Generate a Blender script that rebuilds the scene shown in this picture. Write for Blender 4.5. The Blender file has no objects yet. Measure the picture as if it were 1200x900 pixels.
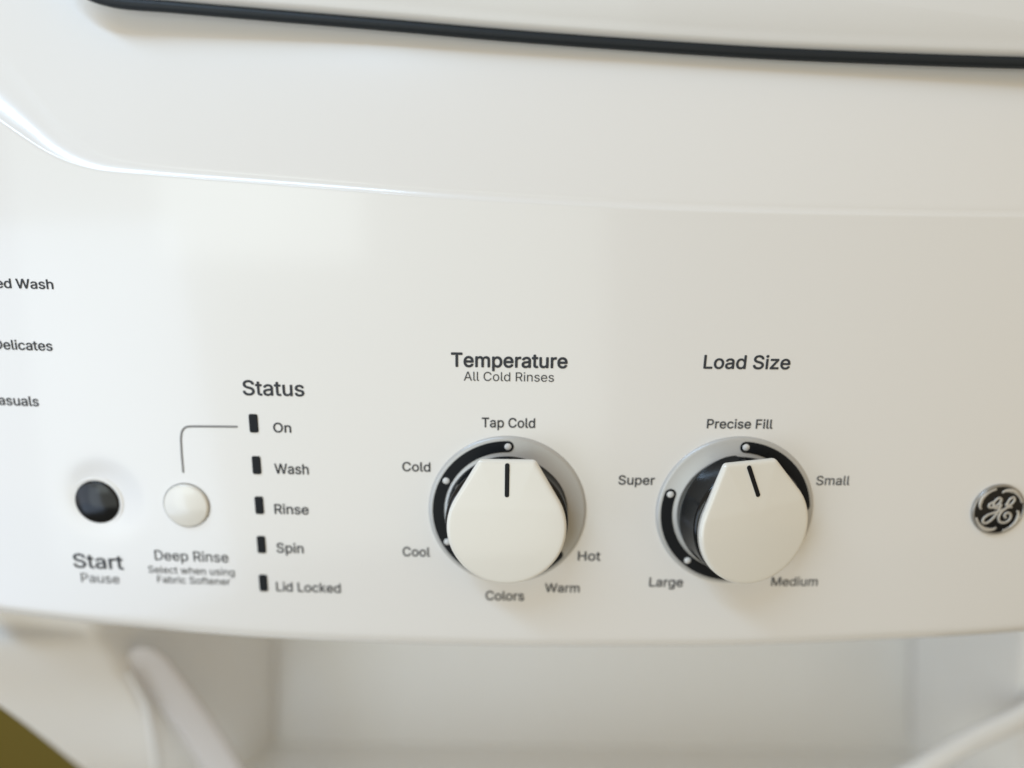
import bpy, bmesh, math
import numpy as np
from mathutils import Vector, Matrix
from mathutils.geometry import delaunay_2d_cdt
R = math.radians
sc = bpy.context.scene
COL = sc.collection

# ------------------------------------------------------------------ camera
D = 0.36                       # camera to the face of the control panel
FPX = 900.0                    # focal length in photo pixels (1200 wide)
PITCH, ROLL = R(14.5), R(0.66)
cam = bpy.data.cameras.new('camera'); camo = bpy.data.objects.new('camera', cam); COL.objects.link(camo)
cam.sensor_width = 36; cam.lens = FPX/1200*36
cam.clip_start = 0.01; cam.clip_end = 50
rot = Matrix.Rotation(R(90)-PITCH, 4, 'X') @ Matrix.Rotation(ROLL, 4, 'Z')
camo.matrix_world = Matrix.Translation((0, -D, 0)) @ rot
cam.dof.use_dof = True; cam.dof.focus_distance = 0.362; cam.dof.aperture_fstop = 1.5
sc.camera = camo
CAMP = Vector((0, -D, 0)); ROT3 = rot.to_3x3()

# ------------------------------------------------------------------ light
w = bpy.data.worlds.new('World'); sc.world = w; w.use_nodes = True
wb = w.node_tree.nodes['Background']; wb.inputs[0].default_value = (1.0, 0.75, 0.43, 1); wb.inputs[1].default_value = 0.54
def area(name, loc, target, size, sizey, power, color):
    l = bpy.data.lights.new(name, 'AREA'); l.shape = 'RECTANGLE'; l.size = size; l.size_y = sizey
    l.energy = power; l.color = color
    o = bpy.data.objects.new(name, l); COL.objects.link(o); o.location = loc
    d = Vector(target)-Vector(loc); o.rotation_euler = d.to_track_quat('-Z', 'Y').to_euler()
    return o
area('low_left_key', (-0.75, -0.55, -0.35), (-0.1, 0, -0.15), 0.6, 0.6, 2.4, (0.58, 0.74, 1.0))  # added key lamp at low left, fitted to the panel tones
area('room_light', (-0.8, -2.2, -0.45), (-0.2, 0, -0.2), 2.4, 1.7, 14.6, (0.87, 1.0, 0.99))
area('panel_patch_lamp', (-0.85, -1.8, 0.06), (-0.85, 0, 0.06), 0.68, 0.55, 2.4, (0.86, 0.98, 1.0))  # added lamp, placed so its reflection makes the soft patch on the panel
area('crease_glint_lamp', (-0.6, -0.6, 0.9), (-0.1, 0, 0), 1.0, 0.14, 9.8, (0.49, 0.71, 0.98))  # added strip lamp, sized to put a highlight along the crease
sc.view_settings.view_transform = 'Standard'; sc.view_settings.look = 'None'
sc.view_settings.exposure = 0.0; sc.view_settings.gamma = 1.0

# ------------------------------------------------------------------ helpers
def P(px, py, Y):
    """point of the plane y = Y seen at photo pixel (px, py)"""
    d = ROT3 @ Vector(((px-600)/FPX, (450-py)/FPX, -1))
    return CAMP + d*((Y+D)/d.y)

def mat(name, color, rough=0.35, metal=0.0, coat=0.0, grain=0.0, gscale=900, vary=0.0, spec=0.5):
    m = bpy.data.materials.new(name); m.use_nodes = True
    nt = m.node_tree; b = nt.nodes['Principled BSDF']
    b.inputs['Base Color'].default_value = (*color, 1)
    b.inputs['Roughness'].default_value = rough; b.inputs['Metallic'].default_value = metal
    b.inputs['Coat Weight'].default_value = coat; b.inputs['Coat Roughness'].default_value = 0.06
    b.inputs['Specular IOR Level'].default_value = spec
    tc = nt.nodes.new('ShaderNodeTexCoord')
    if grain:
        n = nt.nodes.new('ShaderNodeTexNoise'); n.inputs['Scale'].default_value = gscale; n.inputs['Detail'].default_value = 3
        nt.links.new(tc.outputs['Object'], n.inputs['Vector'])
        bp = nt.nodes.new('ShaderNodeBump'); bp.inputs['Strength'].default_value = grain; bp.inputs['Distance'].default_value = 0.0004
        nt.links.new(n.outputs['Fac'], bp.inputs['Height']); nt.links.new(bp.outputs['Normal'], b.inputs['Normal'])
    if vary:
        n = nt.nodes.new('ShaderNodeTexNoise'); n.inputs['Scale'].default_value = 14; n.inputs['Detail'].default_value = 5
        nt.links.new(tc.outputs['Object'], n.inputs['Vector'])
        r = nt.nodes.new('ShaderNodeMapRange')
        r.inputs[3].default_value = max(0.02, rough-vary); r.inputs[4].default_value = rough+vary
        nt.links.new(n.outputs['Fac'], r.inputs[0]); nt.links.new(r.outputs[0], b.inputs['Roughness'])
    return m
M = dict(
    white=mat('white_plastic', (0.80, 0.80, 0.79), 0.24, coat=0.5, grain=0.05, gscale=160, vary=0.05),
    enamel=mat('white_enamel', (0.78, 0.79, 0.79), 0.30, coat=0.4, grain=0.08, gscale=260, vary=0.06),
    grey=mat('groove_grey', (0.58, 0.56, 0.55), 0.45, grain=0.1, gscale=500, vary=0.06),  # shade of the left groove put into the colour; seams use it too
    inner=mat('recess_enamel', (0.76, 0.77, 0.77), 0.42, grain=0.1, gscale=400, vary=0.06),
    cap=mat('ivory_plastic', (0.79, 0.785, 0.74), 0.22, coat=0.4, grain=0.04, gscale=200, vary=0.05),
    black=mat('gloss_black_plastic', (0.007, 0.009, 0.011), 0.16, vary=0.05, spec=0.35),
    ink=mat('dark_grey_ink', (0.045, 0.05, 0.058), 0.6, vary=0.05, spec=0.2),
    greyink=mat('mid_grey_ink', (0.25, 0.25, 0.25), 0.5, vary=0.05),
    arc=mat('black_print', (0.008, 0.010, 0.013), 0.5, vary=0.05, spec=0.2),
    silver=mat('satin_silver_paint', (0.52, 0.53, 0.53), 0.36, metal=0.2, grain=0.06, gscale=700, vary=0.06),
    rim=mat('dull_chrome', (0.36, 0.355, 0.34), 0.32, metal=0.6, vary=0.08),
    logo=mat('pale_silver_enamel', (0.58, 0.57, 0.54), 0.35, metal=0.3, vary=0.08),
    dot=mat('white_print', (0.72, 0.73, 0.73), 0.5, vary=0.05),
    rubber=mat('dark_rubber', (0.014, 0.019, 0.024), 0.5, grain=0.3, gscale=900, vary=0.12, spec=0.3),
    side=mat('cheek_enamel_lightened', (0.84, 0.85, 0.85), 0.42, grain=0.1, gscale=400, vary=0.06),  # lightened copy of the enamel, in place of fill light on the cheeks
    deck=mat('deck_enamel_lightened', (0.88, 0.89, 0.89), 0.3, coat=0.4, grain=0.08, gscale=260, vary=0.06),  # lightened copy of the enamel, makes up for light the deck misses
    olive=mat('olive_wall_paint', (0.21, 0.17, 0.035), 0.75, grain=0.5, gscale=400, vary=0.1),
    floor=mat('brown_floor', (0.20, 0.15, 0.07), 0.6, grain=0.4, gscale=300, vary=0.1),
)
def new_mesh(name, verts, faces, material, smooth=True, flip=False):
    me = bpy.data.meshes.new(name)
    me.from_pydata([tuple(v) for v in verts], [], faces)
    bm = bmesh.new(); bm.from_mesh(me)
    bmesh.ops.recalc_face_normals(bm, faces=bm.faces)
    if flip: bmesh.ops.reverse_faces(bm, faces=bm.faces)
    for f in bm.faces: f.smooth = smooth
    bm.to_mesh(me); bm.free()
    me.materials.append(material)
    return me
def put(name, me, parent=None, frame=None, label=None):
    o = bpy.data.objects.new(name, me); COL.objects.link(o)
    Mw = frame if frame is not None else Matrix.Identity(4)
    if parent is not None:
        o.parent = parent; o.matrix_basis = WORLD[parent].inverted() @ Mw
    else: o.matrix_basis = Mw
    WORLD[o] = Mw
    if label: o['label'] = label
    return o
WORLD = {}
def grid_faces(nr, nc, close=False):
    f = []
    for i in range(nr-1):
        for j in range(nc if close else nc-1):
            k = (j+1) % nc
            f.append((i*nc+j, i*nc+k, (i+1)*nc+k, (i+1)*nc+j))
    return f
def lathe(profile, n=96, cap=False):
    v = [(r*math.cos(2*math.pi*j/n), r*math.sin(2*math.pi*j/n), z) for r, z in profile for j in range(n)]
    f = grid_faces(len(profile), n, True)
    if cap: f.append(tuple(range((len(profile)-1)*n, len(profile)*n)))
    return v, f
def slab(outline, w0, w1, bevel, dome=0.0, steps=5, rings=10):
    """solid with the given outline (list of (u,v), counter-clockwise), rounded front edge, domed front"""
    pts = np.array(outline); n = len(pts)
    t = np.roll(pts, -1, 0)-np.roll(pts, 1, 0); t /= np.linalg.norm(t, axis=1)[:, None]
    nrm = np.stack([-t[:, 1], t[:, 0]], 1)            # inward for ccw
    V = []; rows = 0
    def ring(p, wz):
        nonlocal rows
        for a in p: V.append((a[0], a[1], wz))
        rows += 1
    ring(pts, w0); ring(pts, w1-bevel)
    for k in range(1, steps+1):
        a = math.pi/2*k/steps
        inner = pts+nrm*bevel*(1-math.cos(a)); ring(inner, w1-bevel+bevel*math.sin(a))
    c = inner.mean(0)
    for k in range(1, rings):
        s = 1-k/rings
        ring(c+(inner-c)*s, w1+dome*(1-s*s))
    F = grid_faces(rows, n, True)
    V.append((c[0], c[1], w1+dome)); ci = len(V)-1
    for j in range(n): F.append(((rows-1)*n+j, (rows-1)*n+(j+1) % n, ci))
    F.append(tuple(range(n))[::-1])
    return V, F
def catmull(pts, n=8):
    pts = [Vector(p) for p in pts]; out = []
    for i in range(len(pts)-1):
        p0 = pts[max(i-1, 0)]; p1 = pts[i]; p2 = pts[i+1]; p3 = pts[min(i+2, len(pts)-1)]
        for k in range(n):
            t = k/n
            out.append(0.5*((2*p1)+(p2-p0)*t+(2*p0-5*p1+4*p2-p3)*t*t+(3*p1-p0-3*p2+p3)*t**3))
    out.append(pts[-1]); return out
def tube(pts, rad, up=Vector((0, 0, 1)), flat=1.0, n=12):
    """tube along pts; rad number or list; flat squashes it along up; rounded ends"""
    m = len(pts); rad = [rad]*m if not hasattr(rad, '__len__') else list(rad)
    pts = [Vector(p) for p in pts]
    t0 = (pts[0]-pts[1]).normalized(); t1 = (pts[-1]-pts[-2]).normalized()
    P_, R_ = [], []
    for a in (0.08, 0.4, 0.75): P_.append(pts[0]+t0*rad[0]*math.sqrt(1-a*a)); R_.append(rad[0]*a)
    P_ += pts; R_ += rad
    for a in (0.75, 0.4, 0.08): P_.append(pts[-1]+t1*rad[-1]*math.sqrt(1-a*a)); R_.append(rad[-1]*a)
    V = []
    for i, p in enumerate(P_):
        a = P_[max(i-1, 0)]; b = P_[min(i+1, len(P_)-1)]
        t = (b-a).normalized(); s = t.cross(up)
        s = s.normalized() if s.length > 1e-6 else Vector((1, 0, 0)); u = s.cross(t).normalized()
        for j in range(n):
            q = 2*math.pi*j/n
            V.append(p+s*math.cos(q)*R_[i]+u*math.sin(q)*R_[i]*flat)
    F = grid_faces(len(P_), n, True); F.append(tuple(range(n))); F.append(tuple(range((len(P_)-1)*n, len(P_)*n)))
    return V, F
def interp(path, x):
    xs = [p[0] for p in path]; zs = [p[1] for p in path]
    return np.interp(x, xs, zs)
def smooth_curve(pxpts, Y):
    """photo-pixel path -> dense world (x,z) list at depth Y"""
    c = catmull([P(a, b, Y) for a, b in pxpts], 16)
    return [(p.x, p.z) for p in c]
def box(x0, x1, y0, y1, z0, z1, bev=0.0):
    bm = bmesh.new(); bmesh.ops.create_cube(bm, size=1)
    for v in bm.verts: v.co = Vector(((x0+x1)/2+v.co.x*(x1-x0), (y0+y1)/2+v.co.y*(y1-y0), (z0+z1)/2+v.co.z*(z1-z0)))
    if bev: bmesh.ops.bevel(bm, geom=bm.edges[:], offset=bev, segments=4, affect='EDGES', profile=0.5)
    vs = [v.co.copy() for v in bm.verts]; bm.verts.index_update()
    fs = [tuple(v.index for v in f.verts) for f in bm.faces]; bm.free()
    return vs, fs

# ------------------------------------------------------------------ the room behind
XC = P(695, 600, 0).x          # middle of the appliance
FLOORZ = -1.45
def structure(name, verts, faces, m):
    o = put(name, new_mesh(name, verts, faces, m, False)); o['kind'] = 'structure'; return o
structure('floor', *box(-3, 3, -2.5, 0.9, FLOORZ-0.05, FLOORZ), M['floor'])
structure('wall', *box(-3, 3, 0.9, 1.0, FLOORZ-0.05, 1.6), M['olive'])

# ------------------------------------------------------------------ the appliance
root = bpy.data.objects.new('laundry_centre', None); COL.objects.link(root)
RM = Matrix.Translation((XC, 0.35, FLOORZ)); root.matrix_basis = RM; WORLD[root] = RM
root.empty_display_size = 0.1
root['label'] = 'glossy white stacked washer and dryer with control panel, two dial knobs and black round badge'
root['category'] = 'washer dryer'

# --- control panel: one moulded skin from the door gasket down to the rolled lower lip
BOW = 4.5
XB = P(100, 400, 0).x
def bowY(x): return (x-XC)**2/(2*BOW)+(max(0.0, XB-x)**2)/3.0
crease = smooth_curve([(-330, -60), (-150, 40), (-50, 118), (0, 152), (50, 182), (100, 198), (160, 204), (340, 218), (520, 232), (700, 242), (850, 248), (1030, 252), (1200, 254), (1500, 254)], 0)
lip = smooth_curve([(-330, 712), (-150, 732), (0, 743), (150, 752), (300, 760), (450, 763.5), (600, 766), (740, 766), (870, 766), (1030, 762), (1200, 757), (1500, 738)], 0)
BTN = {}
startc = P(112, 590, 0)
def faceY(x, z):
    """depth of the lower, printed face"""
    y = bowY(x)
    d = math.hypot(x-startc.x, z-startc.z)
    q = d/0.0178
    y += 0.0020*math.exp(-q**4) if q < 1.8 else 0
    return y
def surf(px, py):
    p = P(px, py, 0)
    for _ in range(4): p = P(px, py, bowY(p.x))
    return p
x0, x1 = XC-0.365, XC+0.365
NX = 560
xs = np.linspace(x0, x1, NX)
NF, NB = 260, 60
rows = []
zc = np.array([interp(crease, x) for x in xs]); zl = np.array([interp(lip, x) for x in xs])
ker = np.ones(9)/9
zc = np.convolve(np.pad(zc, 4, mode='edge'), ker, 'valid')
V = []
prof = []
# underside and rolled lip
RL = 0.010
prof += [('l', 0.20, 0.0), ('l', 0.06, 0.0)]
for k in range(0, 13):
    a = math.pi/2*k/12
    prof.append(('l', RL*(1-math.sin(a)), RL*(1-math.cos(a))))
for t in np.linspace(0.012, 1, NF)[:-1]: prof.append(('f', t, 0))
nfe = len(prof)
# crease: small cove into the upper band, which leans back a little
XH = P(40, 170, 0).x
def creaseD(x):
    e = 1/(1+math.exp((x-XH)/0.012)); f = min(1, max(0, (0.22-x)/0.4))
    return 0.0007+0.0009*f+0.0090*e, 0.0034+0.0008*f+0.030*e
for k in range(0, 17):
    a = k/16
    prof.append(('c', 1-(1-a)**2, a))
for t in np.linspace(0.0, 1, NB)[1:]: prof.append(('b', t, 0))
def endround(x):
    e = min(x-x0, x1-x)
    r = 0.03
    return 0 if e > r else (r-math.sqrt(max(0, r*r-(r-e)**2)))
CDs = [creaseD(x)[0] for x in xs]; CRs = [creaseD(x)[1] for x in xs]
for kind, a, b in prof:
    for j, x in enumerate(xs):
        er = endround(x)
        if kind == 'l': y = bowY(x)+a; z = zl[j]+b
        elif kind == 'f':
            zb = zl[j]+RL; z = zb+(zc[j]-zb)*a; y = faceY(x, z)
        elif kind == 'c': z = zc[j]+CRs[j]*b; y = bowY(x)+CDs[j]*a
        else:
            h = 0.115*a; z = zc[j]+CRs[j]+h; y = bowY(x)+CDs[j]+h*0.17+h*h*0.7
        V.append((x, y+er, z))
F = grid_faces(len(prof), NX)
panel = put('control_panel', new_mesh('control_panel', V, F, M['white']), root)
pm = panel.data
# make normals face the camera
if sum(p.normal.y for p in pm.polygons) > 0: pm.flip_normals()

# cabinet bodies behind
put('dryer_cabinet', new_mesh('dryer_cabinet', *box(x0+0.004, x1-0.004, 0.036, 0.72, -0.10, 0.75, 0.006), M['enamel']), root)

# --- dryer door with its gasket
gpx = [(20, -330), (25, -160), (52, -62), (82, -20), (125, -1), (200, 6), (300, 14.5), (450, 27), (600, 40), (750, 51), (900, 60.5), (1050, 67), (1200, 72), (1400, 76), (1480, 70), (1530, 30), (1545, -60), (1550, -330)]
def bandY(x, z):
    zz = interp(crease, x); cd, cr = creaseD(x); h = max(0, z-zz-cr)
    return bowY(x)+cd+h*0.17+h*h*0.7
gw = []
for p in catmull([P(a, b, 0.006) for a, b in gpx], 14):
    y = bandY(p.x, p.z)
    gw.append(Vector((p.x, min(y, 0.012), p.z)))
door_out = []
for i, p in enumerate(gw):
    t = (gw[min(i+1, len(gw)-1)]-gw[max(i-1, 0)]); t.y = 0; t.normalize()
    nrm = Vector((-t.z, 0, t.x))                # towards the door
    q = p+nrm*0.0022
    door_out.append((q.x, q.z))
top = max(z for _, z in door_out)+0.33
seq = door_out+[(door_out[-1][0], top), (door_out[0][0], top)]
# slab is built in (x, z) with depth w pointing to the viewer
dv, df = slab([(a, b) for a, b in seq], 0.0, 0.0235, 0.0045, dome=0.004, rings=8)
dv = [(a, 0.030-w_, b) for a, b, w_ in dv]
door = put('dryer_door', new_mesh('dryer_door', dv, df, M['enamel']), root)
put('door_gasket', new_mesh('door_gasket', *tube([g+Vector((0, -0.0016, 0)) for g in gw], 0.0025, up=Vector((0, 1, 0)), flat=1.1), M['rubber']), door)

# ------------------------------------------------------------------ print on the panel
# letter outlines: advance width and bezier splines (thousandths)
GLYPH = {'A':(480,[[39,0,16,0,78,170,140,339,201,509,226,509,251,509,276,509,338,339,401,170,463,0,440,0,418,0,395,0,359,101,323,202,287,302,281,321,273,344,264,372,255,400,245,435,232,478,236,478,241,478,245,478,233,435,222,399,213,371,204,343,196,320,191,302,155,202,120,101,85,0,62,0],[197,142,110,142,110,161,110,180,110,199,197,199,283,199,370,199,370,180,370,161,370,142,283,142]]),
'C':(510,[[293,-7,267,-7,223,-7,184,4,150,25,116,46,89,76,70,115,50,154,40,201,40,254,40,308,50,354,70,393,89,432,116,462,150,484,184,505,223,516,267,516,293,516,317,512,340,504,363,497,384,486,402,471,420,457,436,439,448,418,460,398,468,374,473,348,451,348,430,348,408,348,404,366,398,381,389,395,381,408,370,419,357,428,345,438,331,444,315,449,300,454,284,456,267,456,236,456,208,448,184,432,159,417,139,394,125,364,111,334,103,297,103,254,103,211,111,175,125,145,140,115,159,92,184,76,209,61,236,53,267,53,284,53,300,55,315,60,331,65,345,71,357,81,370,90,381,101,389,114,398,128,404,143,408,160,430,160,451,160,473,160,469,135,460,111,448,91,436,70,421,52,402,38,384,23,363,12,341,5,318,-3]]),
'D':(502,[[271,0,219,0,178,0,137,0,96,0,96,19,96,38,96,57,136,57,175,57,215,57,256,57,291,65,318,81,345,97,366,119,379,149,392,179,399,214,399,255,399,296,392,331,379,361,366,390,346,412,320,428,293,444,260,452,221,452,178,452,136,452,93,452,93,471,93,490,93,509,137,509,181,509,225,509,275,509,317,499,353,478,388,458,415,429,433,391,452,353,462,308,462,255,462,202,452,157,433,119,414,81,387,51,351,31,314,10],[103,509,125,509,125,339,125,170,125,0,103,0,82,0,60,0,60,170,60,339,60,509,82,509]]),
'F':(410,[[82,0,60,0,60,170,60,339,60,509,163,509,266,509,369,509,369,490,369,471,369,452,288,452,206,452,125,452,125,394,125,336,125,278,198,278,272,278,346,278,346,259,346,240,346,221,272,221,198,221,125,221,125,147,125,74,125,0,103,0]]),
'H':(517,[[82,0,60,0,60,170,60,339,60,509,82,509,103,509,125,509,125,435,125,362,125,289,214,289,303,289,392,289,392,362,392,435,392,509,414,509,435,509,457,509,457,339,457,170,457,0,435,0,414,0,392,0,392,77,392,155,392,232,303,232,214,232,125,232,125,155,125,77,125,0,103,0]]),
'L':(393,[[160,0,60,0,60,170,60,339,60,509,82,509,103,509,125,509,125,358,125,208,125,57,203,57,282,57,361,57,361,38,361,19,361,0,261,0]]),
'M':(628,[[81,0,60,0,60,170,60,339,60,509,91,509,121,509,152,509,193,402,235,294,277,187,280,180,284,170,287,159,291,148,295,136,299,123,303,110,307,97,311,84,315,71,319,59,322,49,317,49,312,49,307,49,310,59,314,70,318,83,322,95,326,108,330,121,334,134,338,147,342,158,346,170,349,179,352,187,394,294,435,402,476,509,507,509,537,509,568,509,568,339,568,170,568,0,547,0,525,0,504,0,504,97,504,194,504,291,504,302,504,314,504,327,505,340,505,354,505,369,505,383,506,398,506,413,506,428,507,443,507,457,509,457,511,457,513,457,508,441,503,426,498,409,492,393,487,378,482,363,477,348,472,334,467,322,463,309,459,299,456,291,418,194,380,97,342,0,323,0,305,0,286,0,248,97,209,194,170,291,167,299,163,309,159,321,155,333,150,346,145,361,140,376,135,391,129,408,124,424,118,441,112,457,114,457,117,457,119,457,119,444,120,431,120,416,120,401,121,387,121,372,121,357,121,342,122,328,122,315,122,302,122,291,122,194,122,97,122,0,101,0]]),
'O':(533,[[311,-7,267,-7,223,-7,184,4,150,25,116,46,90,76,70,115,50,154,40,201,40,254,40,308,50,354,70,393,90,432,116,462,150,484,184,505,223,516,267,516,311,516,350,505,384,484,418,462,444,432,464,393,483,354,493,308,493,254,493,201,483,154,464,115,444,76,418,46,384,25,350,4],[236,53,267,53,297,53,325,61,349,76,374,91,394,114,408,144,423,174,430,211,430,254,430,298,423,335,408,365,394,395,374,417,349,433,325,448,297,456,267,456,236,456,209,448,184,433,159,417,140,394,125,364,111,334,103,297,103,254,103,211,111,174,125,144,140,114,159,92,184,76,209,61]]),
'P':(445,[[82,0,60,0,60,170,60,339,60,509,118,509,177,509,235,509,274,509,307,502,332,487,358,473,377,454,390,430,402,405,409,378,409,348,409,317,402,290,390,265,377,241,358,222,332,207,307,193,274,186,235,186,193,186,151,186,109,186,109,205,109,224,109,242,150,242,191,242,233,242,259,242,281,247,297,256,313,265,325,278,333,294,341,310,344,328,344,348,344,368,341,386,333,402,325,417,313,430,297,439,280,448,259,452,232,452,196,452,160,452,125,452,125,301,125,151,125,0,103,0]]),
'R':(449,[[82,0,60,0,60,170,60,339,60,509,119,509,177,509,236,509,275,509,307,502,333,489,359,475,378,457,390,433,403,410,409,382,409,352,409,321,403,295,390,271,378,248,359,230,333,217,307,204,275,198,236,198,189,198,143,198,96,198,96,217,96,236,96,255,142,255,188,255,234,255,260,255,281,259,298,267,314,275,326,286,334,300,341,315,345,332,345,352,345,372,341,390,334,405,326,420,314,431,298,440,281,448,259,452,233,452,197,452,161,452,125,452,125,301,125,151,125,0,103,0],[378,0,353,0,312,76,271,153,230,229,254,229,279,229,303,229,344,153,386,76,428,0,403,0]]),
'S':(447,[[263,-9,224,-9,187,-9,155,-3,128,9,100,21,79,38,64,60,49,82,40,107,38,137,60,137,82,137,104,137,106,117,112,101,123,88,134,75,149,65,166,59,184,52,203,49,224,49,247,49,268,53,286,60,304,68,319,78,329,92,340,105,346,121,346,139,346,155,341,169,332,179,323,189,311,198,296,205,281,211,264,217,245,222,224,228,204,234,184,239,142,251,109,268,86,289,63,311,52,339,52,372,52,401,60,426,75,448,90,469,111,486,138,498,164,510,194,516,227,516,261,516,290,510,316,498,342,486,362,469,377,449,392,428,400,404,401,378,380,378,358,378,337,378,335,403,323,423,302,437,281,451,256,459,225,459,203,459,184,455,167,448,151,441,138,431,129,418,120,406,115,391,115,376,115,358,120,344,131,334,142,323,154,314,169,308,184,302,199,297,212,293,230,289,247,284,264,279,279,275,295,270,312,264,328,257,344,248,359,238,373,227,385,214,395,198,404,181,408,162,408,139,408,111,401,86,386,64,372,41,351,24,323,11,296,-2]]),
'T':(449,[[85,452,32,452,32,471,32,490,32,509,160,509,288,509,417,509,417,490,417,471,417,452,363,452,310,452,257,452,257,301,257,151,257,0,235,0,214,0,193,0,193,151,193,301,193,452,139,452]]),
'W':(686,[[180,0,155,0,109,170,63,339,16,509,38,509,60,509,82,509,109,404,136,300,163,196,168,179,172,163,175,145,179,128,183,111,187,94,190,76,194,58,197,40,194,40,192,40,189,40,193,58,196,76,200,94,203,111,207,128,211,145,215,163,220,179,224,196,251,300,279,404,306,509,331,509,355,509,380,509,407,404,434,300,462,196,466,179,470,163,474,145,478,128,482,111,486,94,490,76,494,58,497,40,494,40,491,40,488,40,492,58,495,76,499,94,502,111,506,128,510,145,515,163,519,179,523,196,550,300,576,404,603,509,625,509,647,509,670,509,623,339,577,170,530,0,505,0,480,0,455,0,426,108,397,215,368,323,362,344,357,367,351,391,346,416,341,444,336,475,341,475,345,475,350,475,345,445,340,419,335,395,330,371,324,347,318,323,289,215,260,108,230,0,205,0]]),
'a':(389,[[182,-9,160,-9,136,-9,114,-4,94,5,75,14,59,27,48,45,36,62,30,83,30,108,30,130,35,147,43,161,52,175,63,185,78,193,92,201,108,207,125,211,143,215,160,218,178,220,201,223,219,225,234,227,248,228,258,231,265,235,272,239,276,245,276,255,276,255,276,256,276,257,276,272,273,286,267,297,261,308,252,316,240,322,228,328,213,331,196,331,178,331,162,328,149,322,136,317,126,309,118,301,110,292,104,283,100,274,80,280,61,285,41,291,50,314,62,332,79,346,95,360,113,369,133,375,153,381,173,384,194,384,208,384,223,383,239,379,255,376,271,370,286,360,301,351,313,338,322,320,332,303,337,280,337,251,337,168,337,84,337,0,317,0,297,0,277,0,277,17,277,35,277,52,275,52,274,52,272,52,268,43,261,34,252,25,243,15,230,7,215,1,200,-5],[155,45,170,45,193,45,212,50,228,59,243,68,255,79,263,93,271,107,276,122,276,138,276,155,276,173,276,190,273,187,268,184,259,182,251,180,242,178,231,176,221,174,210,172,200,171,190,170,182,169,175,168,161,166,147,163,134,159,121,154,111,148,103,139,96,131,92,119,92,105,92,92,95,81,102,72,109,63,118,57,130,52,142,48]]),
'b':(424,[[261,-8,229,-8,206,-8,187,-4,172,4,158,12,146,21,138,31,129,42,123,51,118,59,116,59,114,59,112,59,112,39,112,20,112,0,92,0,72,0,53,0,53,170,53,339,53,509,73,509,93,509,114,509,114,446,114,382,114,319,115,319,117,319,118,319,123,327,129,336,137,346,145,356,157,365,171,373,186,381,205,384,229,384,261,384,289,376,313,361,337,345,356,322,370,293,383,263,390,229,390,189,390,149,383,114,370,84,356,55,337,32,313,16,289,0],[197,47,220,47,244,47,263,53,279,66,295,78,308,95,316,117,324,138,328,162,328,189,328,216,324,240,316,261,308,282,296,299,280,311,264,324,244,330,220,330,197,330,177,324,161,312,145,300,133,284,125,263,117,242,113,217,113,189,113,161,117,136,125,115,133,94,146,77,162,65,178,53]]),
'c':(396,[[226,-8,207,-8,173,-8,143,0,117,16,91,33,71,56,56,85,41,114,34,149,34,187,34,227,41,262,56,291,71,321,91,343,117,360,143,376,173,384,207,384,226,384,243,382,260,377,276,372,292,365,305,356,319,347,330,335,340,322,350,309,357,294,362,277,342,272,322,267,303,262,300,272,296,281,290,289,285,297,278,305,270,311,262,317,253,322,242,325,232,328,220,330,207,330,182,330,161,323,145,310,129,297,116,280,108,258,100,237,96,213,96,187,96,162,100,139,108,117,116,96,129,79,145,66,161,53,182,46,207,46,220,46,232,48,243,52,253,55,263,60,271,66,279,72,286,80,292,89,297,97,301,107,304,117,324,112,343,107,363,102,358,85,351,70,341,56,332,43,320,31,306,21,293,12,277,4,261,-1,244,-6]]),
'd':(424,[[219,-8,195,-8,164,-8,136,0,111,16,87,32,68,55,55,84,41,114,34,149,34,189,34,229,41,263,55,293,69,322,88,345,112,361,136,376,164,384,196,384,219,384,238,381,253,373,268,365,279,356,287,346,296,336,302,327,306,319,308,319,309,319,311,319,311,382,311,446,311,509,331,509,351,509,372,509,372,339,372,170,372,0,352,0,332,0,313,0,313,20,313,39,313,59,311,59,309,59,307,59,302,51,295,42,287,31,278,21,267,12,252,4,238,-4],[181,47,205,47,227,47,247,53,263,65,279,77,291,94,299,115,308,136,312,161,312,189,312,217,308,242,300,263,292,284,279,300,263,312,247,324,228,330,205,330,181,330,161,324,145,311,129,299,116,282,108,261,100,240,96,216,96,189,96,162,100,138,109,117,117,95,129,78,145,66,161,53]]),
'e':(404,[[238,-8,212,-8,175,-8,143,0,117,16,90,33,70,56,56,85,41,114,34,148,34,187,34,226,41,260,55,290,69,319,89,343,115,359,141,376,171,384,205,384,226,384,246,381,266,374,285,367,303,356,319,341,335,326,348,306,357,282,366,258,371,228,371,194,371,186,371,178,371,169,272,169,174,169,75,169,75,187,75,204,75,221,163,221,250,221,338,221,329,215,319,208,310,202,310,227,306,249,298,269,290,288,278,303,263,314,247,325,228,330,205,330,182,330,163,325,146,313,130,302,118,288,109,270,100,251,96,232,96,211,96,200,96,189,96,178,96,150,101,126,110,106,120,87,134,72,151,61,168,51,189,46,212,46,228,46,241,48,254,53,266,57,277,64,285,73,294,82,301,93,306,105,325,101,345,96,365,91,359,71,349,54,335,39,321,24,303,13,283,4,262,-4]]),
'f':(254,[[154,379,228,379,228,362,228,344,228,327,154,327,80,327,6,327,6,344,6,362,6,379,80,379],[101,0,81,0,81,144,81,288,81,432,81,453,86,471,96,486,106,500,119,511,135,519,152,526,169,530,187,530,201,530,213,529,222,527,232,525,238,523,243,521,238,503,233,486,227,468,224,470,220,471,215,472,210,473,203,474,195,474,176,474,163,469,154,460,146,451,142,437,142,419,142,279,142,140,142,0,121,0]]),
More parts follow.
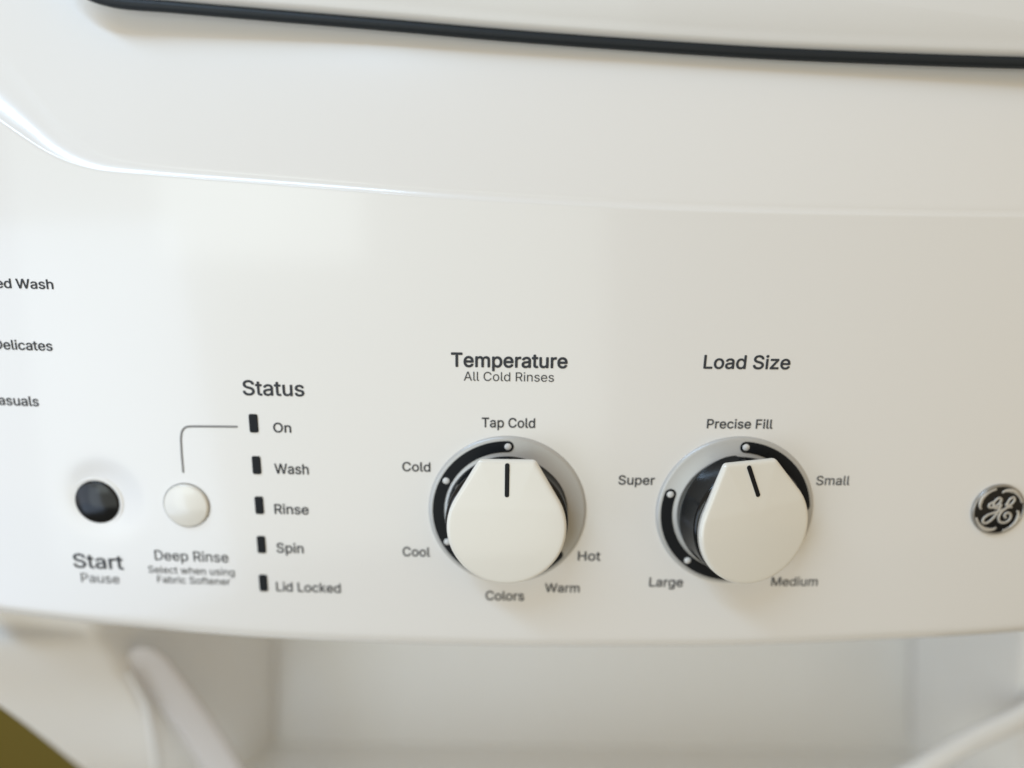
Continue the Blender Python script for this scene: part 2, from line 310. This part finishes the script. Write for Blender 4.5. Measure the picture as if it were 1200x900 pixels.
'g':(425,[[238,-151,207,-151,179,-151,155,-147,134,-140,113,-132,96,-123,82,-110,69,-98,58,-84,51,-69,67,-60,84,-50,101,-41,107,-49,113,-57,122,-66,130,-75,141,-82,154,-88,168,-94,186,-97,207,-97,238,-97,263,-90,282,-75,302,-60,311,-37,311,-6,311,19,311,44,311,68,310,68,308,68,306,68,301,60,295,51,287,41,278,32,267,23,252,16,238,8,219,5,195,5,164,5,137,12,113,27,88,41,69,62,55,90,41,118,34,152,34,191,34,230,41,264,55,293,69,322,88,345,112,361,137,376,165,384,196,384,220,384,239,381,253,373,268,365,280,356,288,346,297,336,303,327,308,319,309,319,311,319,313,319,313,339,313,359,313,379,333,379,353,379,372,379,372,250,372,121,372,-9,372,-42,365,-69,350,-90,335,-111,316,-126,291,-136,266,-146],[181,59,205,59,228,59,248,64,264,75,280,86,292,101,300,121,308,141,312,165,312,193,312,220,308,243,300,264,292,284,280,301,264,312,248,324,228,330,205,330,181,330,161,324,145,312,129,299,117,283,109,262,100,242,96,219,96,193,96,166,100,143,109,123,117,103,129,87,145,76,162,65]]),
'h':(410,[[114,249,114,227,114,151,114,76,114,0,93,0,73,0,53,0,53,170,53,339,53,509,73,509,93,509,114,509,114,435,114,361,114,287,110,287,106,287,102,287,114,322,131,347,152,362,174,377,199,384,227,384,253,384,276,379,295,369,315,358,330,342,341,321,352,299,357,273,357,240,357,160,357,80,357,0,337,0,316,0,296,0,296,78,296,157,296,235,296,265,288,288,273,304,258,321,237,329,210,329,192,329,175,325,161,317,146,309,135,298,126,283,118,267]]),
'i':(167,[[73,0,53,0,53,126,53,253,53,379,73,379,93,379,114,379,114,253,114,126,114,0,93,0],[95,443,84,443,72,443,62,447,54,455,45,462,41,472,41,483,41,494,45,504,54,512,62,520,72,524,84,524,95,524,106,520,114,512,122,504,126,494,126,483,126,472,122,462,114,455,106,447]]),
'k':(381,[[132,158,110,137,110,162,110,187,110,212,113,212,117,212,121,212,175,268,230,323,284,379,310,379,335,379,360,379,301,319,243,259,184,199,182,199,179,199,177,199,155,178],[73,0,53,0,53,170,53,339,53,509,73,509,93,509,114,509,114,339,114,170,114,0,93,0],[320,0,294,0,245,62,197,124,148,186,162,200,177,214,191,229,252,152,312,76,372,0,346,0]]),
'l':(189,[[147,-2,139,-2,110,-2,88,5,74,20,60,35,53,57,53,84,53,226,53,367,53,509,73,509,93,509,114,509,114,372,114,235,114,99,114,81,116,69,120,62,125,55,133,52,146,52,152,52,157,52,160,53,164,53,167,54,170,54,173,37,177,20,181,3,175,1,169,0,162,-1,154,-2]]),
'm':(610,[[73,0,53,0,53,126,53,253,53,379,72,379,92,379,112,379,112,351,112,323,112,295,111,295,109,295,108,295,113,316,121,332,132,346,144,359,157,369,172,376,187,383,203,386,219,386,247,386,270,378,287,361,305,344,316,322,321,295,318,295,315,295,312,295,317,313,325,329,337,343,349,357,364,367,381,375,398,382,416,386,437,386,459,386,479,381,497,372,515,362,530,348,541,328,551,309,557,285,557,255,557,170,557,85,557,0,536,0,516,0,496,0,496,85,496,169,496,254,496,281,488,301,473,313,457,325,439,330,419,330,402,330,387,327,374,320,362,313,352,303,345,290,339,278,335,263,335,247,335,165,335,82,335,0,315,0,295,0,274,0,274,87,274,173,274,260,274,281,267,298,253,311,239,324,221,330,199,330,185,330,171,327,158,320,144,313,134,303,126,289,118,276,114,258,114,238,114,159,114,79,114,0,93,0]]),
'n':(410,[[114,249,114,227,114,151,114,76,114,0,93,0,73,0,53,0,53,126,53,253,53,379,72,379,92,379,112,379,112,349,112,318,112,287,109,287,106,287,102,287,114,322,131,347,152,362,174,377,199,384,227,384,253,384,276,379,295,369,314,358,330,342,341,321,352,299,357,273,357,240,357,160,357,80,357,0,337,0,316,0,296,0,296,78,296,157,296,235,296,265,288,288,273,304,258,321,237,329,210,329,192,329,175,325,161,317,146,309,135,298,126,283,118,267]]),
'o':(415,[[242,-8,207,-8,173,-8,143,0,117,16,91,33,71,56,56,85,41,114,34,149,34,187,34,227,41,262,56,291,71,321,91,343,117,360,143,376,173,384,207,384,242,384,273,376,299,360,325,343,345,321,359,291,374,262,381,227,381,187,381,149,374,114,359,85,345,56,325,33,299,16,273,0],[182,46,207,46,233,46,254,53,270,66,287,79,299,96,307,117,315,139,319,162,319,187,319,213,315,236,307,258,299,280,287,297,270,310,254,323,233,330,207,330,182,330,161,323,145,310,129,297,116,280,108,258,100,237,96,213,96,187,96,162,100,139,108,117,116,96,129,79,145,66,161,53]]),
'p':(424,[[73,-143,53,-143,53,31,53,205,53,379,72,379,92,379,112,379,112,359,112,339,112,319,114,319,116,319,118,319,123,327,129,336,137,346,145,356,157,365,171,373,186,381,205,384,229,384,261,384,289,376,313,361,337,345,356,322,370,293,383,263,390,229,390,189,390,149,383,114,370,84,356,55,337,32,313,16,289,0,261,-8,229,-8,206,-8,187,-4,173,4,158,12,146,21,138,31,130,42,123,51,118,59,117,59,115,59,114,59,114,-8,114,-76,114,-143,93,-143],[197,47,220,47,244,47,263,53,279,66,295,78,308,95,316,117,324,138,328,162,328,189,328,216,324,240,316,261,308,282,296,299,280,311,264,324,244,330,220,330,197,330,177,324,161,312,145,300,133,284,125,263,117,242,113,217,113,189,113,161,117,136,125,115,133,94,146,77,162,65,178,53]]),
'r':(259,[[73,0,53,0,53,126,53,253,53,379,72,379,92,379,112,379,112,360,112,340,112,321,113,321,114,321,115,321,122,340,135,355,152,367,170,379,190,385,213,385,218,385,223,385,229,384,235,384,240,384,243,384,243,363,243,343,243,322,242,323,237,323,230,324,223,325,215,326,207,326,189,326,173,322,159,315,145,307,134,297,126,284,118,270,114,255,114,237,114,158,114,79,114,0,93,0]]),
's':(365,[[211,-8,182,-8,156,-8,133,-4,112,3,92,11,75,23,62,38,49,53,40,72,36,94,55,98,74,102,94,107,99,86,109,70,124,60,139,50,158,45,181,45,208,45,229,51,244,62,260,74,268,87,268,103,268,116,263,127,254,136,245,144,231,151,212,155,191,160,170,165,149,170,115,178,89,191,72,208,55,225,47,247,47,274,47,296,53,315,65,332,77,348,94,361,115,370,136,380,160,384,187,384,213,384,235,380,254,372,272,365,287,353,299,339,310,325,319,309,324,290,305,286,287,281,268,277,263,292,255,304,243,316,230,327,212,333,187,333,165,333,146,327,131,317,116,306,109,293,109,277,109,263,114,252,124,243,134,235,150,228,172,223,191,218,210,214,229,209,264,201,290,188,306,171,323,154,331,133,331,107,331,84,325,64,312,47,300,30,282,16,260,6,237,-3]]),
't':(227,[[138,379,204,379,204,362,204,344,204,327,138,327,72,327,6,327,6,344,6,362,6,379,72,379],[65,345,65,471,85,471,106,471,126,471,126,347,126,222,126,98,126,81,129,69,136,61,143,54,154,50,170,50,174,50,179,50,185,51,191,52,197,53,202,54,206,36,209,19,213,2,207,0,200,-2,192,-3,184,-4,176,-4,168,-4,136,-4,110,4,92,21,74,38,65,62,65,93,65,219]]),
'u':(410,[[211,-5,182,-5,157,-5,134,0,115,11,95,21,80,37,69,59,58,80,53,107,53,139,53,219,53,299,53,379,73,379,93,379,114,379,114,301,114,222,114,144,114,114,121,91,137,75,152,58,173,50,200,50,218,50,235,54,249,62,264,70,275,81,283,97,292,112,296,131,296,153,296,228,296,304,296,379,316,379,337,379,357,379,357,253,357,126,357,0,337,0,318,0,298,0,298,31,298,61,298,92,301,92,304,92,307,92,295,57,279,32,257,17,235,2]]),
'w':(567,[[158,0,138,0,99,126,61,253,23,379,44,379,66,379,87,379,103,324,118,269,133,214,140,191,147,165,154,137,161,108,168,76,175,41,172,41,168,41,165,41,172,75,179,106,186,135,193,163,199,190,206,214,221,269,237,324,252,379,273,379,295,379,316,379,332,324,347,269,362,214,368,190,375,164,382,136,388,107,395,76,402,41,399,41,395,41,391,41,399,75,406,107,413,135,420,164,427,190,434,214,449,269,465,324,480,379,502,379,523,379,545,379,506,253,468,126,429,0,409,0,389,0,368,0,352,57,335,114,319,172,314,189,309,207,305,225,300,243,295,261,291,280,286,299,281,318,277,338,281,338,286,338,291,338,286,319,281,299,277,280,272,261,267,243,263,225,258,206,253,189,248,172,231,114,215,57,199,0,178,0]]),
'z':(380,[[141,0,42,0,42,15,42,30,42,46,112,137,183,228,254,320,254,321,254,322,254,323,185,323,117,323,48,323,48,342,48,361,48,379,143,379,238,379,333,379,333,363,333,347,333,331,264,241,195,150,126,60,126,59,126,58,126,56,197,56,268,56,339,56,339,38,339,19,339,0,240,0]]),
' ':(188,[])}
def text(s, xl, xr, yb, cap, weight=0.0, material='ink', shear=0.0, track=1.0):
    """word whose baseline runs from pixel (xl,yb) to (xr,yb'), cap height in pixels"""
    def bez(q, X0):
        out = []; n = len(q)//6; q = [(q[2*k]/1000, q[2*k+1]/1000) for k in range(3*n)]
        for k in range(n):
            p0, p1, p2, p3 = q[3*k+1], q[3*k+2], q[(3*k+3) % (3*n)], q[(3*k+4) % (3*n)]
            for i in range(4):
                t = i/4; u = 1-t
                out.append(tuple(u**3*p0[d]+3*u*u*t*p1[d]+3*u*t*t*p2[d]+t**3*p3[d] for d in (0, 1)))
        return [(x+X0+shear*y, y) for x, y in out]
    co = []; polys = []; X0 = 0.0
    for ch in s:
        adv, sps = GLYPH[ch]
        loops = [bez(q, X0) for q in sps]; X0 += adv/1000*track
        if not loops: continue
        fat = []
        for p in loops:
            p = [q for k, q in enumerate(p) if math.dist(q, p[k-1]) > 1e-5]; n = len(p); o = []
            for k in range(n):
                dx, dy = p[(k+1) % n][0]-p[k-1][0], p[(k+1) % n][1]-p[k-1][1]; d = math.hypot(dx, dy) or 1
                o.append((p[k][0]-dy/d*weight, p[k][1]+dx/d*weight))
            fat.append(o)
        vs = [Vector(q) for p in fat for q in p]; es = []; b0 = 0
        for p in fat: es += [(b0+k, b0+(k+1) % len(p)) for k in range(len(p))]; b0 += len(p)
        ov, oe, of = delaunay_2d_cdt(vs, es, [], 0, 1e-6)[:3]
        b0 = len(co); co += [(v.x, v.y, 0) for v in ov]
        for f in of:
            cx_ = sum(ov[i].x for i in f)/len(f); cy_ = sum(ov[i].y for i in f)/len(f); wn = 0
            for p in fat:
                for k in range(len(p)):
                    (xa, ya), (xb, yb_) = p[k-1], p[k]
                    if (ya > cy_) != (yb_ > cy_) and xa+(cy_-ya)/(yb_-ya)*(xb-xa) > cx_: wn += 1 if yb_ > ya else -1
            if wn: polys.append(tuple(i+b0 for i in f))
    co = np.array(co)
    a = surf(xl, yb); b = surf(xr, yb+ROLL*(xr-xl))
    up = surf((xl+xr)/2, yb-cap); dn = surf((xl+xr)/2, yb)
    CAPH = 0.509
    sx = (b.x-a.x)/(co[:, 0].max()-co[:, 0].min()); sz = (up.z-dn.z)/CAPH
    X = a.x+(co[:, 0]-co[:, 0].min())*sx; Z = (a.z+b.z)/2+co[:, 1]*sz
    cx, cz = X.mean(), Z.mean()
    pts = [(x-cx, bowY(x)-0.00022-l-bowY(cx), z-cz) for x, z, l in zip(X, Z, co[:, 2])]
    me2 = bpy.data.meshes.new('lettering')
    me2.from_pydata(pts, [], polys); me2.materials.append(M[material])
    o = put('lettering', me2, panel, Matrix.Translation((cx, bowY(cx), cz)))
    return o
W1, W2 = 0.012, 0.019
for t in [
    ("Speed Wash", -34, 63, 337, 11, W1), ("Delicates", -6, 62, 409.5, 11, W1), ("Casuals", -12, 46, 474.5, 11, W1),
    ("Status", 285, 357, 463, 17, W1), ("On", 320.5, 341.5, 506.5, 11, W1), ("Wash", 322, 362, 555, 11.5, W1),
    ("Rinse", 322, 362, 602, 11, W1), ("Spin", 324.5, 356, 647.5, 11, W1), ("Lid Locked", 324, 399.5, 693, 10.5, W1),
    ("Start", 87, 145.5, 665.5, 16, W1), ("Pause", 96, 140.5, 682.5, 10.5, 0.0),
    ("Deep Rinse", 182, 268, 657, 11.5, 0.006), ("Select when using", 174.5, 275, 672, 8, 0.002), ("Fabric Softener", 185, 270, 683.5, 8, 0.002),
    ("Temperature", 528.5, 665, 429.5, 16, W2), ("All Cold Rinses", 543.5, 649, 446, 10.5, 0.0),
    ("Tap Cold", 564.5, 627, 500.5, 11, W1), ("Cold", 471.5, 504.5, 552, 10.5, W1), ("Cool", 472, 504, 651.5, 10.5, W1),
    ("Colors", 569, 614, 703, 10.5, W1), ("Warm", 638.5, 679, 693.5, 10, W1), ("Hot", 677, 703.5, 656.5, 10.5, W1),
    ("Precise Fill", 828, 905, 501.5, 10.5, W1), ("Super", 724.5, 767, 567.5, 10.5, W1), ("Small", 956, 995, 568, 10.5, 0.006),
    ("Large", 760.5, 800, 687, 10.5, W1), ("Medium", 903.5, 957.5, 686, 10, 0.008)]:
    text(*t)
text("Load Size", 824, 925.5, 431.5, 15.5, 0.015, shear=0.02)

# frame on the panel: x right, y up, z out of the panel
def frame(px, py, lean_r=0.0, lean_u=0.0, turn=0.0, off=0.0):
    p = surf(px, py)
    nx = (p.x-XC)/BOW
    base = Matrix(((1, 0, 0, 0), (0, 0, -1, 0), (0, 1, 0, 0), (0, 0, 0, 1)))     # local z -> -Y
    m = Matrix.Translation(p+Vector((0, -off, 0))) @ Matrix.Rotation(nx, 4, 'Z') @ base
    m = m @ Matrix.Rotation(lean_r, 4, 'Y') @ Matrix.Rotation(-lean_u, 4, 'X') @ Matrix.Rotation(turn, 4, 'Z')
    return m
U = (surf(694, 600)-surf(594, 600)).length/100        # metres per photo pixel in the control row
VU = (surf(594, 550)-surf(594, 650)).length/100

# status windows
def rrect(w_, h_, r, n=6, skew=0.0):
    out = []
    for cx, cy, a0 in ((w_/2-r, h_/2-r, 0), (-w_/2+r, h_/2-r, 90), (-w_/2+r, -h_/2+r, 180), (w_/2-r, -h_/2+r, 270)):
        for k in range(n+1):
            a = R(a0+90*k/n); x, y = cx+r*math.cos(a), cy+r*math.sin(a); out.append((x-skew*y, y))
    return out
led = None
for px, py in ((297.3, 496), (300.8, 545), (304, 592), (306.5, 638), (308.8, 683)):
    if led is None: led = new_mesh('indicator_window', *slab(rrect(10.2*U, 20.5*VU, 2.2*U), -0.001, 0.0005, 0.0002, rings=3), M['arc'])
    put('indicator_window', led, panel, frame(px, py))
# grey line from the light to the button
lp = [surf(277.5, 500), surf(250, 499.7), surf(226, 499.6)]
arcp = catmull([surf(226, 499.6), surf(218, 500.5), surf(213.5, 505.5), surf(212, 514)], 5)
lp = lp[:-1]+arcp+[surf(213, 532), surf(214.8, 553)]
put('connector_line', new_mesh('connector_line', *tube([p+Vector((0, -0.0001, 0)) for p in lp], 1.35*U, up=Vector((0, 1, 0)), flat=0.25), M['greyink']), panel)

# push buttons
def dome(r, h, edge, z0=0.0):
    pr = [(r, z0-0.006), (r, z0)]
    for k in range(1, 6):
        a = math.pi/2*k/5; pr.append((r-edge*(1-math.cos(a)), z0+edge*math.sin(a)))
    rr = r-edge
    for k in range(1, 20): s = 1-k/20; pr.append((rr*s, z0+edge+h*(1-s*s)))
    return lathe(pr, 72, True)
def well(r0, r1, depth):
    return lathe([(r0, -depth), (r0, -0.0004), (r0+0.0002, 0.0002), (r1-0.0002, 0.0002), (r1, -0.0004)], 72)
fs = frame(112, 590, off=-0.0019)
sb = put('push_button', new_mesh('push_button', *dome(27.5*U, 0.0016, 0.0014, -0.0002), M['black']), root, fs, 'black domed start button')
put('button_collar', new_mesh('button_collar', *lathe([(27.8*U, -0.004), (28.1*U, 0.0001), (29.2*U, 0.0006), (31*U, 0.0006), (33.5*U, 0.0001), (35*U, -0.0004)], 72), M['white']), sb, fs)
fs = frame(219, 592)
rb = put('push_button', new_mesh('push_button', *dome(27.0*U, 0.0014, 0.0014, 0.0003), M['cap']), root, fs, 'white domed rinse button')
put('button_gap', new_mesh('button_gap', *lathe([(27.2*U, 0.0001), (28.2*U, 0.00025)], 72), M['greyink']), rb, fs)

# ------------------------------------------------------------------ dials
def ring_arc(a0, a1, r, wd, z, n=60):
    """flat band with rounded ends; angles in degrees clockwise from the top"""
    pts = []
    def pt(a, rr): a = R(a); return (rr*math.sin(a), rr*math.cos(a))
    h = wd/2
    for k in range(n+1): pts.append((pt(a0+(a1-a0)*k/n, r+h), pt(a0+(a1-a0)*k/n, r-h)))
    V = []; F = []
    for o_, i_ in pts: V += [(o_[0], o_[1], z), (i_[0], i_[1], z)]
    for k in range(n): F.append((2*k, 2*k+1, 2*k+3, 2*k+2))
    for a, sgn in ((a0, -1), (a1, 1)):
        c = pt(a, r); b0 = len(V); ar = math.atan2(c[1], c[0]); s = sgn*(1 if a1 > a0 else -1)
        for k in range(13):
            q = ar+(-s)*math.pi*k/12
            V.append((c[0]+h*math.cos(q), c[1]+h*math.sin(q), z))
        F.append(tuple(range(b0, b0+13)))
    return V, F
def cap_outline(rc, fw, top, sk=0.0, n=120):
    """round face running into a narrower flat-topped nose; returned ccw, centre of the circle at (0,0)"""
    corner = (fw, top)
    d = math.hypot(*corner); base = math.atan2(corner[1], corner[0]); off = math.acos(rc/d)
    a = base-off                                       # tangent point on the right
    pts = []
    for k in range(n+1):
        q = a-(2*a+math.pi)*k/n                        # right tangent, down and round to the left one
        pts.append((rc*math.cos(q), rc*math.sin(q)))
    left = pts[-1]
    def seg(p, q, m): return [(p[0]+(q[0]-p[0])*k/m, p[1]+(q[1]-p[1])*k/m) for k in range(1, m)]
    def corn(c, p, q, r, m=7):
        c = Vector(c); p = (Vector(p)-c).normalized()*r+c; q = (Vector(q)-c).normalized()*r+c
        return [tuple((1-t)**2*p+2*t*(1-t)*c+t*t*q) for t in [k/m for k in range(m+1)]]
    r_ = 4*U
    cl_, cr_ = (-fw, top+sk), (fw, top-sk)
    lc = corn(cl_, left, cr_, r_); rc_ = corn(cr_, cl_, pts[0], r_)
    out = pts+seg(left, lc[0], 10)+lc+seg(lc[-1], rc_[0], 10)+rc_+seg(rc_[-1], pts[0], 10)
    return out[::-1]
def dial(px, py, arcs, dots, turn, pturn, pdx, sk, lean_r, lean_u, label, klabel):
    fr = frame(px, py)
    ro, ri = 92*U, 60*U
    g = put('dial_ring', new_mesh('dial_ring', *lathe([(ro+0.0004, -0.0005), (ro, 0.0005), (ro-0.0006, 0.0012), (ro-0.0016, 0.0014), (71*U, 0.0014), (69.5*U, 0.0019), (67.5*U, 0.0019), (66.5*U, 0.001), (ri, 0.0008)], 120), M['silver']), root, fr, label)
    for a0, a1 in arcs:
        put('dial_arc', new_mesh('dial_arc', *ring_arc(a0, a1, 80.5*U, 13.5*U, 0.00165), M['arc'], False), g, fr)
    for a in dots:
        q = R(a); c = Matrix.Translation((80.5*U*math.sin(q), 80.5*U*math.cos(q), 0.0017))
        put('marker_dot', new_mesh('marker_dot', *lathe([(4.0*U, 0), (3.2*U, 0.0003), (0.0001, 0.0004)], 20, True), M['dot']), g, fr @ c)
    kf = frame(px, py, lean_r, lean_u, turn)
    H = 0.0150
    body = [(70.5*U, 0.001), (70.5*U, 0.002), (68.5*U, 0.0032), (69.5*U, H-0.001), (68.5*U, H+0.0008), (64*U, H+0.0015), (58*U, H+0.0016)]
    kb = put('knob', new_mesh('knob', *lathe(body, 96, True), M['black']), root, kf, klabel)
    cf = kf @ Matrix.Translation((0, -3.0*U, 0))
    cv, cfc = slab(cap_outline(67.0*U, 31*U, 79*U, sk*U), H+0.0014, H+0.0055, 0.0018, dome=0.0008, rings=22)
    tilt = lambda v: 0.07*max(0.0, v-24*U)             # the nose of the cap falls back a little
    cv = [(x, y, z-tilt(y)*(z > H+0.003)) for x, y, z in cv]
    put('knob_cap', new_mesh('knob_cap', cv, cfc, M['cap']), kb, cf)
    # pointer: black inlay from the nose edge inward
    pv, pf = slab(rrect(5.0*U, 38*U, 2.2*U), 0, 0.0005, 0.0002, rings=3)
    pv = [(x, y, z+H+0.0055+0.0001+(0.0003 if y < 0 else 0.0)-tilt(57*U+y)) for x, y, z in pv]
    put('pointer_mark', new_mesh('pointer_mark', pv, pf, M['arc']), kb, cf @ Matrix.Translation((pdx*U, 57.0*U, 0)) @ Matrix.Rotation(pturn, 4, 'Z'))
    return kb
dial(594.5, 598.5, [(0, -181), (132, 150)], [0, -62, -119, -181, 150], 0, 0, 0, 0, R(0), R(2), None, 'knob with its pointer straight up')
dial(860.5, 599, [(4, 84), (-74, -176)], [4, 130, -74, -140], R(7), R(13), 0, 3, R(13), R(2), None, 'knob turned slightly to the left')

# ------------------------------------------------------------------ badge
bf = frame(1168.5, 596.5)
RB = 31.5*U
badge = put('badge', new_mesh('badge', *dome(RB*0.93, 0.0003, 0.0004, 0.0010), M['black']), root, bf, 'round black badge with silver GE monogram')
put('badge_rim', new_mesh('badge_rim', *lathe([(RB*1.01, -0.001), (RB*1.01, 0.0008), (RB*0.995, 0.0014), (RB*0.96, 0.0016), (RB*0.935, 0.0015), (RB*0.92, 0.0012)], 96), M['rim']), badge, bf)
def zp(x, y): return Vector(((x-760)/143*RB, -(y-433)/143*RB, 0.0019))
def stroke(pts, r0, name='monogram'):
    c = catmull([zp(*p) for p in pts], 7)
    put(name, new_mesh(name, *tube(c, r0*RB, flat=0.5, n=8), M['logo']), badge, bf)
stroke([(716, 385), (698, 398), (700, 413), (722, 414), (748, 396), (760, 372), (745, 361), (726, 378), (722, 402), (735, 420), (757, 412), (764, 396), (752, 440), (728, 482), (700, 505), (680, 500), (680, 478), (705, 456), (748, 440), (778, 428)], 0.048)
stroke([(790, 398), (800, 408), (820, 396), (832, 374), (824, 358), (806, 368), (797, 392), (803, 412), (824, 412), (800, 416), (776, 436), (762, 466), (770, 496), (798, 504), (824, 486), (826, 458), (806, 446), (792, 460), (800, 474)], 0.048)
for a0 in (92, 0, -88, 178):
    c = []; rr = []
    for k in range(26):
        t = k/25; a = R(a0-4-t*66); q = 0.72+0.16*min(1, t*2.2)**0.6
        c.append(Vector((q*RB*math.cos(a), q*RB*math.sin(a), 0.0016))); rr.append(RB*(0.045+0.035*math.sin(math.pi*min(1, t*1.3))))
    put('badge_swirl', new_mesh('badge_swirl', *tube(c, rr, flat=0.4, n=8), M['logo']), badge, bf)

# ------------------------------------------------------------------ recess below the panel
YB = 0.25
Zt = -0.16
ztop = P(700, 876, YB).z
gl = [P(322, 740, YB).x, P(321, 900, YB).x]; gr = [P(1070, 740, YB).x, P(1068, 900, YB).x]
bp = put('back_panel', new_mesh('back_panel', *box(x0+0.02, x1-0.02, YB, YB+0.02, ztop-0.05, Zt+0.06, 0.002), M['inner']), root)
def seam(pts, r, m='greyink', name='seam', off=0.0):
    return put(name, new_mesh(name, *tube(catmull(pts, 8), r, up=Vector((0, 1, 0)), flat=0.3), M[m]), bp)
# washer deck
put('washer_deck', new_mesh('washer_deck', *box(x0+0.004, x1-0.004, -0.06, 0.70, ztop-0.035, ztop, 0.010), M['deck']), root)
put('washer_cabinet', new_mesh('washer_cabinet', *box(x0+0.006, x1-0.006, -0.045, 0.69, FLOORZ+0.02, ztop-0.037, 0.008), M['enamel']), root)

def fillet(p, c, q, r, m=6):
    a = (p-c); b = (q-c); a = a.normalized()*min(r, a.length*0.48); b = b.normalized()*min(r, b.length*0.48)
    return [(1-t)**2*(c+a)+2*t*(1-t)*c+t*t*(c+b) for t in [k/m for k in range(m+1)]]
def support(sil, edge, groove, Ys_, Ye_, label):
    """cheek carrying the dryer: outer wall, sloping front, inner wall back to the rear panel"""
    N = 30; V = []; nc = None
    def path(pxp, Ys):
        pts = catmull([P(a, b, y) for (a, b), y in zip(pxp, Ys)], 20)
        idx = np.linspace(0, len(pts)-1, N); return [pts[int(round(i))] for i in idx]
    S = path(sil, Ys_); L = path(edge, Ye_); G = path(groove, [YB-0.001]*len(groove))
    for s, l, g in zip(S, L, G):
        o = Vector((s.x, 0.66, s.z)); b = Vector((g.x, 0.66, g.z))
        ring = [o]+fillet(o, s, l, 0.012)+[s.lerp(l, 0.5)]+fillet(s, l, g, 0.010, 8)+[l.lerp(g, 0.5), g, b]
        nc = len(ring); V += ring
    F = grid_faces(N, nc, True); F.append(tuple(range(nc))); F.append(tuple(range((N-1)*nc, N*nc)))
    return put('side_support', new_mesh('side_support', V, F, M['side']), root, None, label)
ls = support([(-180, 700), (-175, 722), (-168, 744), (-125, 772), (-22, 822), (89, 904), (194, 984)], [(110, 705), (112, 735), (122, 752), (135, 775), (172, 838), (184, 900), (188, 985)],
             [(322, 715), (322, 735), (322, 750), (321, 770), (321, 830), (320, 900), (318, 985)],
             [0.032, 0.027, 0.009, 0.012, 0.036, 0.085, 0.13], [0.075, 0.076, 0.078, 0.082, 0.100, 0.135, 0.17], None)
rs = support([(1610, 700), (1600, 728), (1440, 815), (1320, 900), (1200, 978)], [(1200, 705), (1200, 752), (1196, 835), (1200, 900), (1204, 985)],
             [(1070, 715), (1070, 742), (1068, 830), (1070, 900), (1072, 985)], [0.03, 0.02, 0.045, 0.095, 0.14], [0.08, 0.08, 0.10, 0.14, 0.17], None)
lr = catmull([P(172, 776, 0.095), P(205, 818, 0.105), P(236, 862, 0.118), P(265, 908, 0.130), P(292, 950, 0.14)], 8)
lgroove_shade = put('cheek_band', new_mesh('cheek_band', *tube(lr, 0.0145, up=Vector((0, 1, 0)), flat=0.16, n=16), M['grey']), ls)  # flat grey bar standing for the shaded groove in the cheek
lr2 = catmull([P(150, 790, 0.085), P(162, 810, 0.090), P(173, 836, 0.098), P(183, 900, 0.134), P(187, 960, 0.16)], 8)
put('cheek_band', new_mesh('cheek_band', *tube(lr2, list(np.linspace(0.0012, 0.0028, len(lr2))), up=Vector((0, 1, 0)), flat=0.5, n=12), M['inner']), ls)  # thin pale tube added as the light line along the cheek edge
rr_ = catmull([P(1260, 797, 0.075), P(1200, 838, 0.085), P(1140, 866, 0.098), P(1075, 903, 0.115), P(1020, 933, 0.125)], 8)
put('cheek_band', new_mesh('cheek_band', *tube(rr_, 0.0092, up=Vector((0, 1, 0)), flat=0.5, n=16), M['enamel']), rs)
seam([P(321, 745, YB-0.001), P(321, 830, YB-0.001), P(320, 905, YB-0.001)], 0.0015, 'grey')
seam([P(1069, 745, YB-0.001), P(1068, 830, YB-0.001), P(1070, 862, YB-0.001), P(1080, 885, YB-0.001)], 0.0018, 'grey')
